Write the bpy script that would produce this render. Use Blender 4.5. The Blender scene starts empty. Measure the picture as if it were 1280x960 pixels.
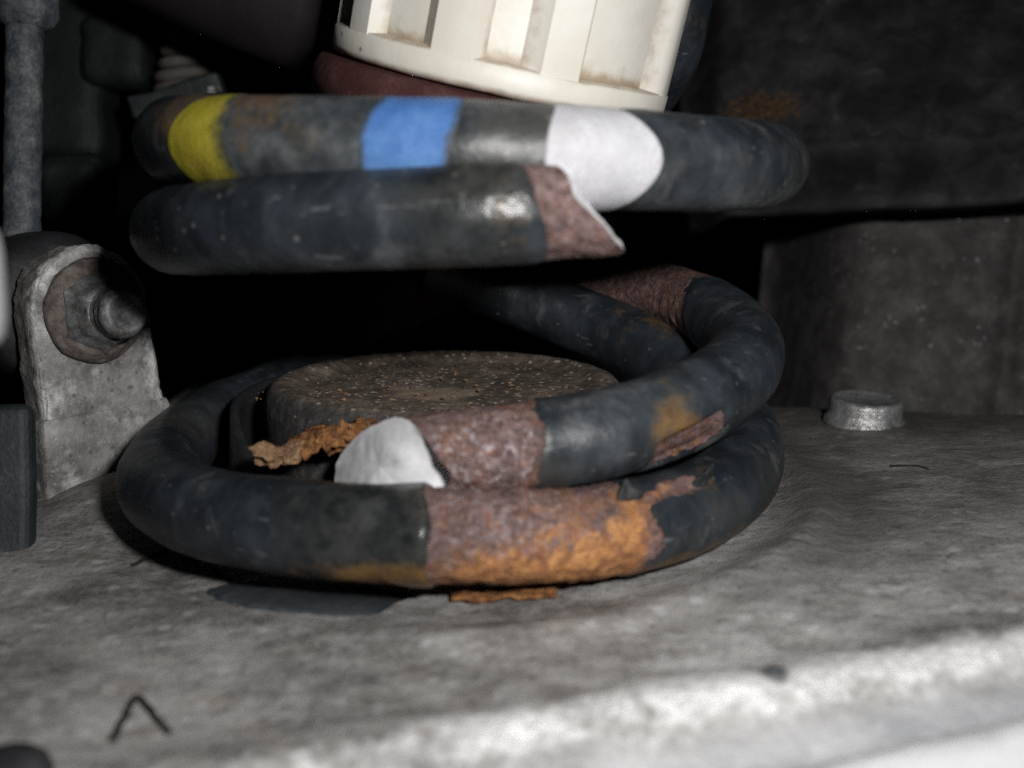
import bpy, bmesh, math, random
import numpy as np
from mathutils import Vector, noise as mn
random.seed(7)
S = 0.001                      # everything below is laid out in millimetres
D2R = math.radians
scene = bpy.context.scene
COL = scene.collection

# ------------------------------------------------------------------ camera
FPX, PW, PH = 1372.0, 1280.0, 960.0
CAM = np.array([0.0, -213.0, 53.0]); PITCH = D2R(11.0)
FWD = np.array([0, math.cos(PITCH), -math.sin(PITCH)])
UPV = np.array([0, math.sin(PITCH), math.cos(PITCH)])
RGT = np.array([1.0, 0, 0])
cd = bpy.data.cameras.new('camera'); cam = bpy.data.objects.new('camera', cd); COL.objects.link(cam)
cam.location = CAM * S; cam.rotation_euler = (D2R(90) - PITCH, 0, 0)
cd.sensor_width = 36; cd.lens = 36 * FPX / PW
cd.clip_start = 0.004; cd.clip_end = 20
cd.dof.use_dof = True; cd.dof.focus_distance = 0.216; cd.dof.aperture_fstop = cd.lens / 2.9
scene.camera = cam
# ------------------------------------------------------------------ world, flash, exposure
w = bpy.data.worlds.new('World'); scene.world = w; w.use_nodes = True
bg = w.node_tree.nodes['Background']; bg.inputs[0].default_value = (0.75, 0.9, 1, 1); bg.inputs[1].default_value = 0.0035
ld = bpy.data.lights.new('camera_flash', 'AREA'); ld.shape = 'RECTANGLE'; ld.size = 0.022; ld.size_y = 0.012
ld.energy = 0.475; ld.color = (1.0, 0.985, 0.965)
lo = bpy.data.objects.new('camera_flash', ld); COL.objects.link(lo)
FL = CAM + np.array([45, 2, 37.0])
lo.location = FL * S
lo.rotation_euler = (Vector((-6, 0, 8)) - Vector(FL)).to_track_quat('-Z', 'Y').to_euler()
scene.view_settings.view_transform = 'Standard'; scene.view_settings.look = 'None'
scene.view_settings.exposure = 0.0; scene.view_settings.gamma = 1.0
scene.cycles.use_denoising = False; scene.cycles.sample_clamp_indirect = .6; scene.cycles.caustics_reflective = False; scene.cycles.caustics_refractive = False

# ------------------------------------------------------------------ helpers
def at(px, py, d):
    """the place in the engine bay (mm) seen at photograph pixel px,py at axial distance d"""
    return CAM + d * (FWD + RGT * (px - PW / 2) / FPX - UPV * (py - PH / 2) / FPX)
def proj(p):
    v = np.asarray(p) - CAM; d = v @ FWD
    return PW / 2 + FPX * (v @ RGT) / d, PH / 2 - FPX * (v @ UPV) / d, d
def zfor(x, y, py):
    """height at plan position x,y that is seen at picture row py"""
    k = (PH / 2 - py) / FPX; Y = y - CAM[1]
    c, s = math.cos(PITCH), math.sin(PITCH)
    return CAM[2] + Y * (k * c - s) / (c + k * s)
def fbm(p, sc, octv=4):
    return mn.fractal(Vector((p[0] * sc, p[1] * sc, p[2] * sc)), 1.0, 2.0, octv)
def sstep(a, b, x):
    t = np.clip((x - a) / (b - a), 0, 1); return t * t * (3 - 2 * t)

def tagp(o, label, cat, group=None, kind=None):
    if label: o['label'] = label
    if cat: o['category'] = cat
    if group: o['group'] = group
    if kind: o['kind'] = kind
    return o
def root(name, loc, label, cat, group=None):
    o = bpy.data.objects.new(name, None); COL.objects.link(o)
    o.location = np.array(loc) * S; o.empty_display_size = 0.01
    o['org'] = [float(c) for c in loc]
    return tagp(o, label, cat, group)
def org(o):
    return np.array(o['org']) if o is not None and 'org' in o else np.zeros(3)
def obj(name, verts, faces, m, parent=None, smooth=True, attrs=None, recalc=True, base=None):
    """one mesh object; verts in world mm. A child keeps its parent's origin, a free thing gets base (or its own centre)"""
    V = np.asarray(verts, float)
    if parent is not None: b = org(parent)
    else: b = np.array(base) if base is not None else np.array([*V[:, :2].mean(0), V[:, 2].min()])
    me = bpy.data.meshes.new(name); me.from_pydata(((V - b) * S).tolist(), [], [list(map(int, f)) for f in faces]); me.update()
    if attrs:
        for k, a in attrs.items():
            at_ = me.attributes.new(k, 'FLOAT', 'POINT'); at_.data.foreach_set('value', np.asarray(a, np.float32))
    if recalc:
        bm = bmesh.new(); bm.from_mesh(me); bmesh.ops.recalc_face_normals(bm, faces=bm.faces); bm.to_mesh(me); bm.free()
    if smooth: me.polygons.foreach_set('use_smooth', [True] * len(me.polygons))
    if m: me.materials.append(m)
    o = bpy.data.objects.new(name, me); COL.objects.link(o)
    if parent is not None:
        o.parent = parent; o['org'] = [float(c) for c in b]
    else:
        o.location = b * S; o['org'] = [float(c) for c in b]
    return o
def sharp(o, deg=35):
    me = o.data
    me.set_sharp_from_angle(angle=D2R(deg)); return o
def bevel(o, wmm, seg=2):
    b = o.modifiers.new('bevel', 'BEVEL'); b.width = wmm * S; b.segments = seg; b.limit_method = 'ANGLE'; b.angle_limit = D2R(35)
    return o
def grid_faces(nr, nc, wrap=False, off=0):
    f = []
    for i in range(nr - 1):
        for j in range(nc if wrap else nc - 1):
            k = (j + 1) % nc
            f.append((off + i * nc + j, off + i * nc + k, off + (i + 1) * nc + k, off + (i + 1) * nc + j))
    return f
def frame(axis, ref=(0, 0, 1)):
    a = np.array(axis, float); a /= np.linalg.norm(a)
    u = np.array(ref, float); u -= a * (u @ a)
    if np.linalg.norm(u) < 1e-4: u = np.array([1.0, 0, 0]); u -= a * (u @ a)
    u /= np.linalg.norm(u); return a, u, np.cross(a, u)
def lathe(c, axis, prof, n=48, wob=0.0, sc=0.2, ref=(0, 0, 1), sides=None):
    """prof: (radius, height) pairs along axis from c"""
    a, u, v = frame(axis, ref); c = np.array(c, float); V = []
    for r, h in prof:
        for j in range(n):
            t = 2 * math.pi * j / n
            rr = r
            if sides and r > 0.01:
                q = (t % (2 * math.pi / sides)) - math.pi / sides
                rr = r * math.cos(math.pi / sides) / math.cos(q)
            p = c + a * h + (u * math.cos(t) + v * math.sin(t)) * rr
            if wob: p = p + (u * math.cos(t) + v * math.sin(t)) * wob * fbm(p, sc)
            V.append(p)
    F = grid_faces(len(prof), n, True)
    F.append(list(range(n))); F.append([(len(prof) - 1) * n + j for j in range(n)])
    return np.array(V), F
def box(c, ex, ey, ez, R=None):
    """box with half extents along three axes R (rows)"""
    R = np.eye(3) if R is None else np.array(R); c = np.array(c)
    V = [c + R[0] * ex * i + R[1] * ey * j + R[2] * ez * k for i in (-1, 1) for j in (-1, 1) for k in (-1, 1)]
    F = [(0, 1, 3, 2), (4, 6, 7, 5), (0, 4, 5, 1), (2, 3, 7, 6), (0, 2, 6, 4), (1, 5, 7, 3)]
    return np.array(V), F
def prism(outline, c, U, Vv, N, th):
    """outline in (u,v) mm, extruded by th along -N from the face through c"""
    c, U, Vv, N = map(np.array, (c, U, Vv, N)); n = len(outline)
    A = [c + U * a + Vv * b for a, b in outline]; B = [p - N * th for p in A]
    F = [list(range(n)), list(range(2 * n - 1, n - 1, -1))] + [(i, (i + 1) % n, n + (i + 1) % n, n + i) for i in range(n)]
    return np.array(A + B), F
def subgrid(o, cuts):
    bm = bmesh.new(); bm.from_mesh(o.data)
    bmesh.ops.triangulate(bm, faces=[f for f in bm.faces if len(f.verts) > 4])
    for _ in range(cuts):
        bmesh.ops.subdivide_edges(bm, edges=bm.edges[:], cuts=1, use_grid_fill=True)
    bm.to_mesh(o.data); bm.free(); return o
def crom(P, n=24):
    """Catmull-Rom through rows of P"""
    P = np.asarray(P, float); Q = np.vstack([2 * P[0] - P[1], P, 2 * P[-1] - P[-2]]); out = []
    for i in range(1, len(Q) - 2):
        p0, p1, p2, p3 = Q[i - 1:i + 3]
        for t in np.linspace(0, 1, n, endpoint=False):
            out.append(.5 * (2 * p1 + (p2 - p0) * t + (2 * p0 - 5 * p1 + 4 * p2 - p3) * t * t + (3 * p1 - p0 - 3 * p2 + p3) * t ** 3))
    out.append(P[-1]); return np.array(out)
def tube(P, rad, n=10, cap=True):
    P = np.asarray(P, float); T = np.gradient(P, axis=0); T /= np.linalg.norm(T, axis=1)[:, None]
    rad = np.broadcast_to(rad, (len(P),)); V = []; u = frame(T[0])[1]
    for p, t, r in zip(P, T, rad):
        u = u - t * (u @ t); u /= np.linalg.norm(u); v = np.cross(t, u)
        for j in range(n):
            a = 2 * math.pi * j / n; V.append(p + r * (u * math.cos(a) + v * math.sin(a)))
    F = grid_faces(len(P), n, True)
    if cap: F += [list(range(n)), [(len(P) - 1) * n + j for j in range(n)]]
    return np.array(V), F

# ------------------------------------------------------------------ material toolkit
class M:
    def __init__(s, name):
        s.m = bpy.data.materials.new(name); s.m.use_nodes = True; s.t = s.m.node_tree
        s.b = s.t.nodes['Principled BSDF']; s.co = s.t.nodes.new('ShaderNodeTexCoord').outputs['Object']
    def node(s, ty, **kw):
        n = s.t.nodes.new(ty)
        for k, v in kw.items(): setattr(n, k, v)
        return n
    def put(s, sock, v):
        if isinstance(v, bpy.types.NodeSocket): s.t.links.new(v, sock)
        else:
            if isinstance(v, (tuple, list)) and len(v) == 3 and sock.type == 'RGBA': v = (*v, 1)
            sock.default_value = v
    def vec(s, scale=(1, 1, 1), rot=(0, 0, 0)):
        n = s.node('ShaderNodeMapping'); s.put(n.inputs[0], s.co); n.inputs['Scale'].default_value = scale
        n.inputs['Rotation'].default_value = rot; return n.outputs[0]
    def noise(s, sc, det=4, ro=.55, vec=None, dist=0):
        n = s.node('ShaderNodeTexNoise'); s.put(n.inputs['Vector'], vec or s.co); n.inputs['Scale'].default_value = sc
        n.inputs['Detail'].default_value = det; n.inputs['Roughness'].default_value = ro; n.inputs['Distortion'].default_value = dist
        return n.outputs[0]
    def voro(s, sc, feat='F1', vec=None, rnd=1):
        n = s.node('ShaderNodeTexVoronoi', feature=feat); s.put(n.inputs['Vector'], vec or s.co); n.inputs['Scale'].default_value = sc
        n.inputs['Randomness'].default_value = rnd; return n.outputs[0]
    def voroc(s, sc):
        n = s.node('ShaderNodeTexVoronoi'); s.put(n.inputs['Vector'], s.co); n.inputs['Scale'].default_value = sc
        return n.outputs[0], n.outputs[1]
    def math(s, op, a, b=0.0, clamp=False):
        n = s.node('ShaderNodeMath', operation=op, use_clamp=clamp); s.put(n.inputs[0], a); s.put(n.inputs[1], b); return n.outputs[0]
    def rng(s, v, a, b, lo=0.0, hi=1.0):
        n = s.node('ShaderNodeMapRange', interpolation_type='SMOOTHSTEP'); s.put(n.inputs[0], v)
        for i, x in enumerate((a, b, lo, hi)): s.put(n.inputs[i + 1], x)
        return n.outputs[0]
    def ramp(s, v, stops):
        n = s.node('ShaderNodeValToRGB'); s.put(n.inputs[0], v); e = n.color_ramp.elements
        while len(e) < len(stops): e.new(1)
        for x, (p, c) in zip(e, stops): x.position = p; x.color = (*c, 1)
        return n.outputs[0]
    def mix(s, f, a, b):
        n = s.node('ShaderNodeMix', data_type='RGBA'); s.put(n.inputs[0], f); s.put(n.inputs[6], a); s.put(n.inputs[7], b); return n.outputs[2]
    def attr(s, name):
        n = s.node('ShaderNodeAttribute', attribute_name=name); return n.outputs['Fac']
    def bump(s, h, dist, strength=1.0, prev=None):
        n = s.node('ShaderNodeBump'); s.put(n.inputs['Height'], h); n.inputs['Distance'].default_value = dist * S
        n.inputs['Strength'].default_value = strength
        if prev is not None: s.put(n.inputs['Normal'], prev)
        return n.outputs[0]
    def out(s, col, rough=.6, spec=.5, metal=0.0, nor=None, **kw):
        s.put(s.b.inputs['Base Color'], col); s.put(s.b.inputs['Roughness'], rough)
        s.put(s.b.inputs['Specular IOR Level'], spec); s.put(s.b.inputs['Metallic'], metal)
        if nor is not None: s.put(s.b.inputs['Normal'], nor)
        for k, v in kw.items(): s.put(s.b.inputs[k.replace('_', ' ')], v)
        return s.m

def mat_spring():
    m = M('spring_coating')
    big = m.noise(70, 4, .6); mid = m.noise(260, 5, .65); fine = m.noise(1500, 4, .6)
    streak = m.noise(210, 4, .6, m.vec((1, 1, .25)))
    rust, org_, wet, stn, frost, dst = (m.attr(a) for a in ('rust', 'orange', 'wet', 'stain', 'frost', 'dust'))
    # black coating, dusted and scuffed
    dust = m.rng(m.math('ADD', m.math('MULTIPLY', big, .75), m.math('MULTIPLY', streak, .5)), .5, .86)
    coat = m.mix(dust, (.011, .0155, .020), (.040, .050, .061))
    coat = m.mix(m.math('MULTIPLY', m.rng(mid, .60, .78), .4), coat, (.085, .10, .12))
    dn = m.math('ADD', dst, m.math('MULTIPLY', m.math('SUBTRACT', m.noise(170, 5, .65), .5), 1.4))
    coat = m.mix(m.math('MULTIPLY', m.rng(dn, .2, 1.15), .7), coat, m.mix(m.rng(m.noise(420, 5, .7), .35, .65), (.075, .085, .09), (.17, .18, .185)))
    coat = m.mix(m.math('MULTIPLY', m.rng(m.noise(48, 5, .62), .5, .68), .55), coat, (.050, .046, .038))
    coat = m.mix(m.math('MULTIPLY', m.rng(m.noise(120, 5, .65, m.vec((1, 1, .6), (.1, .8, .3))), .57, .70), .6), coat, (.095, .10, .105))
    ch, _c = m.voroc(300); chips = m.math('MULTIPLY', m.rng(ch, .16, .09), m.rng(m.noise(60, 3), .5, .6))
    coat = m.mix(m.math('MULTIPLY', chips, .6), coat, (.22, .20, .18))
    scr = m.noise(420, 3, .6, m.vec((.12, 1, 1.6), (.3, .2, .5)))
    coat = m.mix(m.math('MULTIPLY', m.rng(scr, .66, .71), .35), coat, (.19, .20, .21))
    coat = m.mix(m.math('MULTIPLY', m.rng(m.noise(900, 3), .68, .78), .45), coat, (.2, .2, .2))
    coat = m.mix(m.math('MULTIPLY', wet, .75), coat, m.mix(m.rng(mid, .35, .65), (.008, .009, .008), (.04, .04, .036)))
    sm = m.rng(m.math('ADD', stn, m.math('ADD', m.math('MULTIPLY', m.math('SUBTRACT', m.noise(110, 5, .6), .5), 1.7), m.math('MULTIPLY', m.math('SUBTRACT', mid, .5), 1.2))), .25, 1.05)
    coat = m.mix(m.math('MULTIPLY', sm, .8), coat, m.mix(fine, (.10, .065, .02), (.30, .15, .04)))
    # rust
    edge = m.math('ADD', rust, m.math('ADD', m.math('MULTIPLY', m.math('SUBTRACT', m.noise(230, 4, .6), .5), .95), m.math('MULTIPLY', m.math('SUBTRACT', m.noise(800, 3, .6), .5), .45)))
    rm = m.rng(edge, .46, .54)
    rn = m.noise(330, 6, .68); rn2 = m.noise(760, 5, .7, dist=.6)
    brown = m.ramp(rn2, [(.25, (.035, .019, .018)), (.40, (.082, .046, .040)), (.5, (.145, .088, .079)), (.62, (.205, .142, .138)), (.78, (.30, .235, .24))])
    brown = m.mix(m.math('MULTIPLY', m.rng(m.noise(140, 5, .6), .56, .68), .5), brown, (.05, .03, .035))
    brown = m.mix(m.math('MULTIPLY', m.rng(rn, .54, .66), .6), brown, m.ramp(rn2, [(.3, (.10, .035, .012)), (.7, (.36, .13, .04))]))
    orange = m.ramp(m.math('ADD', m.math('MULTIPLY', rn, .5), m.math('MULTIPLY', rn2, .5)),
                    [(.33, (.13, .06, .045)), (.42, (.27, .115, .05)), (.5, (.38, .165, .06)), (.58, (.54, .255, .085)), (.66, (.66, .37, .15)), (.76, (.78, .56, .34))])
    om = m.rng(m.math('ADD', org_, m.math('ADD', m.math('MULTIPLY', m.math('SUBTRACT', m.noise(150, 4, .6), .5), 1.5), m.math('MULTIPLY', m.math('SUBTRACT', m.noise(520, 5, .7), .5), 1.6))), .28, .85)
    rc = m.mix(om, brown, orange)
    rc = m.mix(m.math('MULTIPLY', m.rng(m.noise(260, 6, .75), .55, .68), .65), rc, (.07, .035, .03))
    rc = m.mix(m.math('MULTIPLY', m.rng(m.noise(75, 4, .6), .5, .62), .5), rc, (.062, .040, .046))
    rc = m.mix(m.math('MULTIPLY', m.rng(m.noise(95, 5, .65, m.vec((1, 1, 1), (.7, .2, .4))), .54, .64), .5), rc, (.24, .105, .042))
    fr = m.math('MULTIPLY', frost, m.rng(m.noise(650, 5, .7), .5, .68))
    rc = m.mix(m.math('MULTIPLY', fr, .8), rc, (.46, .42, .44))
    vd, vc = m.voroc(620)
    rc = m.mix(m.math('MULTIPLY', m.rng(vd, .16, .06), .5), rc, (.62, .4, .2))
    col = m.mix(rm, coat, rc)
    rough = m.math('ADD', m.math('MULTIPLY', rm, .2), m.math('ADD', .36, m.math('MULTIPLY', mid, .14)))
    rough = m.math('SUBTRACT', rough, m.math('MULTIPLY', wet, .19))
    wl = m.math('MULTIPLY', m.math('MULTIPLY', wet, m.noise(170, 3, .5)), 1.5)
    h = m.math('ADD', m.math('ADD', wl, m.math('MULTIPLY', m.math('MULTIPLY', rn2, rm), 1.1)), m.math('ADD', m.math('MULTIPLY', fine, .10), m.math('MULTIPLY', mid, .35)))
    return m.out(col, rough, .5, 0, m.bump(h, .7, .9))

def mat_steel():
    m = M('fracture_steel'); n = m.noise(700, 5, .6); f = m.noise(2500, 3)
    c = m.ramp(n, [(.3, (.50, .50, .53)), (.5, (.62, .62, .64)), (.75, (.74, .73, .74))])
    c = m.mix(m.math('MULTIPLY', m.rng(m.noise(300, 4), .62, .75), .35), c, (.3, .22, .18))
    return m.out(c, .6, .5, .0, m.bump(f, .12, .8))
def mat_bare():
    m = M('bare_fracture'); n = m.noise(420, 5, .65); f = m.noise(1800, 4, .7)
    c = m.ramp(n, [(.3, (.66, .66, .68)), (.5, (.76, .76, .78)), (.75, (.84, .84, .85))])
    c = m.mix(m.math('MULTIPLY', m.rng(m.noise(500, 4, .7, m.vec((.3, 1, 2))), .6, .7), .55), c, (.28, .24, .22))
    return m.out(c, .6, .4, 0, m.bump(f, .07, .6))
def mat_paint(name, a, b, dirt=(.2, .14, .08), dk=.5, thr=.6):
    m = M(name); n = m.noise(240, 5, .65); g = m.noise(1300, 4, .7)
    c = m.mix(m.rng(n, .35, .7), a, b)
    c = m.mix(m.math('MULTIPLY', m.rng(m.math('ADD', m.math('MULTIPLY', n, .4), m.math('MULTIPLY', g, .6)), thr, thr + .16), dk), c, dirt)
    e = m.math('ADD', m.attr('edge'), m.math('ADD', m.math('MULTIPLY', m.math('SUBTRACT', n, .5), .9), m.math('MULTIPLY', m.math('SUBTRACT', g, .5), .9)))
    c = m.mix(m.rng(e, .85, .05), c, (.04, .046, .050))
    c = m.mix(m.math('MULTIPLY', m.rng(m.noise(95, 4, .6), .5, .72), .35), c, dirt)
    return m.out(c, .55, .4, 0, m.bump(g, .25, .8))
def mat_cast():
    m = M('cast_aluminium')
    a = m.noise(38, 5, .6); b = m.noise(150, 6, .65, m.vec((.7, 1, 1), (0, 0, .25))); c = m.noise(620, 5, .7); d = m.noise(2200, 3, .6)
    col = m.ramp(m.math('ADD', m.math('MULTIPLY', a, .35), m.math('ADD', m.math('MULTIPLY', b, .4), m.math('MULTIPLY', c, .25))),
                 [(.36, (.075, .070, .066)), (.44, (.155, .147, .140)), (.5, (.25, .241, .233)), (.57, (.345, .336, .328)), (.66, (.48, .475, .47))])
    sm = m.noise(62, 5, .62, m.vec((.45, 1.1, 1), (0, 0, .12)))
    col = m.mix(m.math('MULTIPLY', m.rng(sm, .53, .68), .42), col, (.50, .495, .49))
    col = m.mix(m.math('MULTIPLY', m.rng(m.noise(85, 5, .65, m.vec((.6, 1.2, 1), (0, 0, .12))), .53, .68), .45), col, (.075, .07, .068))
    # dried grit, pale salt spots, dark oily flecks
    col = m.mix(m.math('MULTIPLY', m.rng(m.noise(300, 4, .7), .58, .68), .55), col, (.09, .085, .082))
    v1, _ = m.voroc(170); col = m.mix(m.math('MULTIPLY', m.rng(v1, .24, .1), .36), col, (.62, .62, .64))
    v2, _ = m.voroc(640); col = m.mix(m.math('MULTIPLY', m.rng(v2, .21, .12), .35), col, (.58, .58, .6))
    v3, _ = m.voroc(330); col = m.mix(m.math('MULTIPLY', m.rng(v3, .2, .1), .5), col, (.045, .042, .04))
    col = m.mix(m.math('MULTIPLY', m.rng(m.noise(120, 4), .6, .75), .3), col, (.24, .17, .11))
    gr, we, st, fa = m.attr('grime_dark'), m.attr('wear_glare'), m.attr('stain'), m.attr('face')
    col = m.mix(m.math('MULTIPLY', m.rng(m.math('ADD', gr, m.math('SUBTRACT', c, .5)), .2, 1), .8), col, (.055, .052, .05))
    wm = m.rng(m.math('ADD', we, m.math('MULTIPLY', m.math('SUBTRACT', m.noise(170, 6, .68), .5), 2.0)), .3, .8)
    col = m.mix(wm, col, m.ramp(c, [(.3, (.44, .44, .44)), (.6, (.72, .715, .71))]))  # worn metal and the painted highlight of the lip share this pale tone
    fc = m.mix(m.rng(m.noise(50, 4, .55), .38, .62), (.29, .30, .32), (.46, .465, .475))
    fc = m.mix(m.math('MULTIPLY', m.rng(m.noise(110, 5, .6), .56, .68), .4), fc, (.24, .25, .26))
    col = m.mix(m.math('MULTIPLY', fa, .85), col, fc)
    col = m.mix(m.rng(m.math('ADD', st, m.math('MULTIPLY', m.math('SUBTRACT', c, .5), 1.2)), .45, .85), col, (.07, .075, .08))
    h = m.math('ADD', m.math('MULTIPLY', b, .8), m.math('ADD', m.math('MULTIPLY', c, .5), m.math('MULTIPLY', d, .16)))
    rough = m.math('SUBTRACT', .66, m.math('MULTIPLY', wm, .22))
    return m.out(col, rough, .5, m.math('MULTIPLY', wm, .3), m.bump(h, 1.1, .9))
def mat_seat():
    m = M('gritty_seat'); a = m.noise(90, 5, .6); b = m.noise(500, 6, .7); c = m.noise(1700, 4, .7)
    col = m.ramp(m.math('ADD', m.math('MULTIPLY', a, .4), m.math('MULTIPLY', b, .6)),
                 [(.36, (.05, .037, .027)), (.46, (.105, .080, .060)), (.55, (.19, .148, .115)), (.66, (.32, .26, .21))])
    v, _ = m.voroc(520); col = m.mix(m.math('MULTIPLY', m.rng(v, .26, .1), .85), col, (.70, .67, .62))
    v, _ = m.voroc(230); col = m.mix(m.math('MULTIPLY', m.math('MULTIPLY', m.rng(v, .22, .13), m.rng(m.noise(80, 3), .5, .64)), .7), col, (.5, .46, .42))
    v, _ = m.voroc(330); col = m.mix(m.math('MULTIPLY', m.rng(m.noise(330, 4, .7), .57, .67), .7), col, (.05, .042, .035))
    col = m.mix(m.math('MULTIPLY', m.rng(m.math('ADD', m.attr('tan'), m.math('SUBTRACT', a, .5)), .35, .75), .7), col, (.34, .265, .185))
    col = m.mix(m.attr('side'), col, m.mix(m.rng(b, .4, .7), (.028, .028, .030), (.075, .073, .074)))
    return m.out(col, .8, .4, 0, m.bump(m.math('ADD', b, m.math('MULTIPLY', c, .6)), .4, .8))
def mat_simple(name, stops, sc=200, rough=.6, spec=.5, metal=0, bump=.3, sc2=1200, speck=None, spsc=300, spth=.12, spk=.6):
    m = M(name); a = m.noise(sc, 5, .62); b = m.noise(sc2, 4, .65)
    col = m.ramp(m.math('ADD', m.math('MULTIPLY', a, .65), m.math('MULTIPLY', b, .35)), stops)
    if speck:
        v, vc = m.voroc(spsc)
        keep = m.rng(m.math('ADD', m.noise(spsc * .35, 2), 0), .42, .6)
        col = m.mix(m.math('MULTIPLY', m.math('MULTIPLY', m.rng(v, spth, spth * .5), keep), spk), col, speck)
        col = m.mix(m.math('MULTIPLY', m.math('MULTIPLY', m.rng(m.noise(spsc * 3, 3, .6), .66, .72), keep), spk), col, speck)
        v, vc = m.voroc(spsc * 2.7); col = m.mix(m.math('MULTIPLY', m.math('MULTIPLY', m.rng(v, spth * 1.1, spth * .5), keep), spk * .7), col, speck)
    return m.out(col, rough, spec, metal, m.bump(m.math('ADD', a, m.math('MULTIPLY', b, .5)), bump, .9))
def mat_cup():
    m = M('aged_white_plastic'); a = m.noise(60, 4, .6); b = m.noise(320, 5, .6)
    col = m.mix(m.rng(a, .35, .7), (.72, .685, .60), (.80, .785, .73))
    g = m.math('ADD', m.attr('grime_dark'), m.math('MULTIPLY', m.math('SUBTRACT', b, .5), .9))
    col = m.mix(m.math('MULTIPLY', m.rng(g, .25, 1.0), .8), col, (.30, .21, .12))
    v, _ = m.voroc(150); col = m.mix(m.math('MULTIPLY', m.rng(v, .09, .05), .7), col, (.12, .09, .06))
    return m.out(col, .5, .45, 0, m.bump(b, .15, .6))
def mat_archpanel():
    m = M('dirty_arch_panel'); a = m.noise(28, 5, .65); b = m.noise(120, 6, .7, dist=.5); c = m.noise(900, 4)
    col = m.ramp(m.math('ADD', m.math('MULTIPLY', a, .5), m.math('MULTIPLY', b, .5)), [(.36, (.004, .004, .005)), (.47, (.013, .013, .015)), (.58, (.031, .032, .036)), (.72, (.08, .08, .09))])
    col = m.mix(m.math('MULTIPLY', m.rng(b, .62, .74), .4), col, (.11, .115, .12))
    col = m.mix(m.rng(m.math('ADD', m.attr('rust'), m.math('MULTIPLY', m.math('SUBTRACT', c, .5), 1.4)), .4, .8), col, m.mix(m.rng(c, .38, .68), (.03, .019, .012), (.10, .052, .02)))
    return m.out(col, .75, .3, 0, m.bump(m.math('ADD', a, m.math('MULTIPLY', b, .5)), 1.2, .8))

MAT = dict(
    spring=mat_spring(), steel=mat_steel(), bare=mat_bare(), cast=mat_cast(), seat=mat_seat(), cup=mat_cup(), arch=mat_archpanel(),
    yellow=mat_paint('yellow_paint', (.34, .30, .025), (.44, .39, .045), (.33, .19, .04), .55, .52),
    blue=mat_paint('blue_paint', (.045, .13, .35), (.075, .19, .43), (.22, .17, .12), .6, .56),
    white=mat_paint('white_paint', (.45, .45, .48), (.56, .56, .585), (.30, .29, .29), .6, .50),
    rubber=mat_simple('black_rubber', [(.3, (.008, .009, .01)), (.55, (.02, .021, .024)), (.75, (.06, .06, .065))], 160, .62, .35),
    maroon=mat_simple('maroon_rubber', [(.3, (.035, .013, .012)), (.5, (.065, .024, .022)), (.7, (.115, .062, .058))], 180, .75, .3),
    rod=mat_simple('weathered_rod', [(.34, (.022, .028, .033)), (.47, (.062, .074, .084)), (.57, (.12, .13, .138)), (.70, (.28, .275, .26))], 260, .6, .5, 0, .5),
    dark=mat_simple('dark_casting', [(.3, (.004, .006, .0065)), (.55, (.011, .015, .016)), (.75, (.03, .036, .038))], 120, .6, .4, 0, .5),
    boot=mat_simple('boot_rubber', [(.3, (.07, .062, .055)), (.55, (.12, .105, .095)), (.75, (.2, .18, .165))], 200, .7, .3),
    speck=mat_simple('speckled_panel', [(.3, (.030, .027, .026)), (.48, (.066, .061, .060)), (.6, (.115, .109, .107)), (.74, (.21, .205, .20))], 130, .7, .35, 0, .7, 1100, (.50, .50, .52), 250, .13, .8),
    washer=mat_simple('rusty_washer', [(.3, (.045, .036, .032)), (.45, (.10, .08, .07)), (.55, (.16, .13, .115)), (.64, (.19, .185, .185)), (.78, (.28, .28, .28))], 380, .7, .4, 0, .5),
    nut=mat_simple('zinc_nut', [(.34, (.06, .05, .045)), (.45, (.11, .105, .10)), (.55, (.17, .18, .19)), (.68, (.27, .285, .295))], 330, .5, .5, .2, .4),
    bolt=mat_simple('bright_bolt', [(.3, (.12, .12, .12)), (.5, (.32, .32, .32)), (.7, (.52, .52, .53))], 420, .33, .5, .5, .4),
    rustflake=mat_simple('rust_flake', [(.3, (.05, .024, .014)), (.44, (.14, .062, .028)), (.55, (.30, .13, .045)), (.68, (.48, .26, .10))], 600, .85, .2, 0, .9, 2400),
    rusttan=mat_simple('tan_rust', [(.3, (.09, .05, .03)), (.46, (.22, .13, .075)), (.58, (.36, .22, .12)), (.72, (.5, .36, .24))], 600, .85, .2, 0, .9, 2400),
    twig=mat_simple('dry_twig', [(.3, (.012, .009, .008)), (.6, (.035, .025, .02))], 600, .8, .2),
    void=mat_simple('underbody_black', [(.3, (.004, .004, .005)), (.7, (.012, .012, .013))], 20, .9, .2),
    plum=mat_simple('dark_arm', [(.3, (.012, .009, .011)), (.6, (.028, .021, .025))], 60, .7, .3),
)

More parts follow.
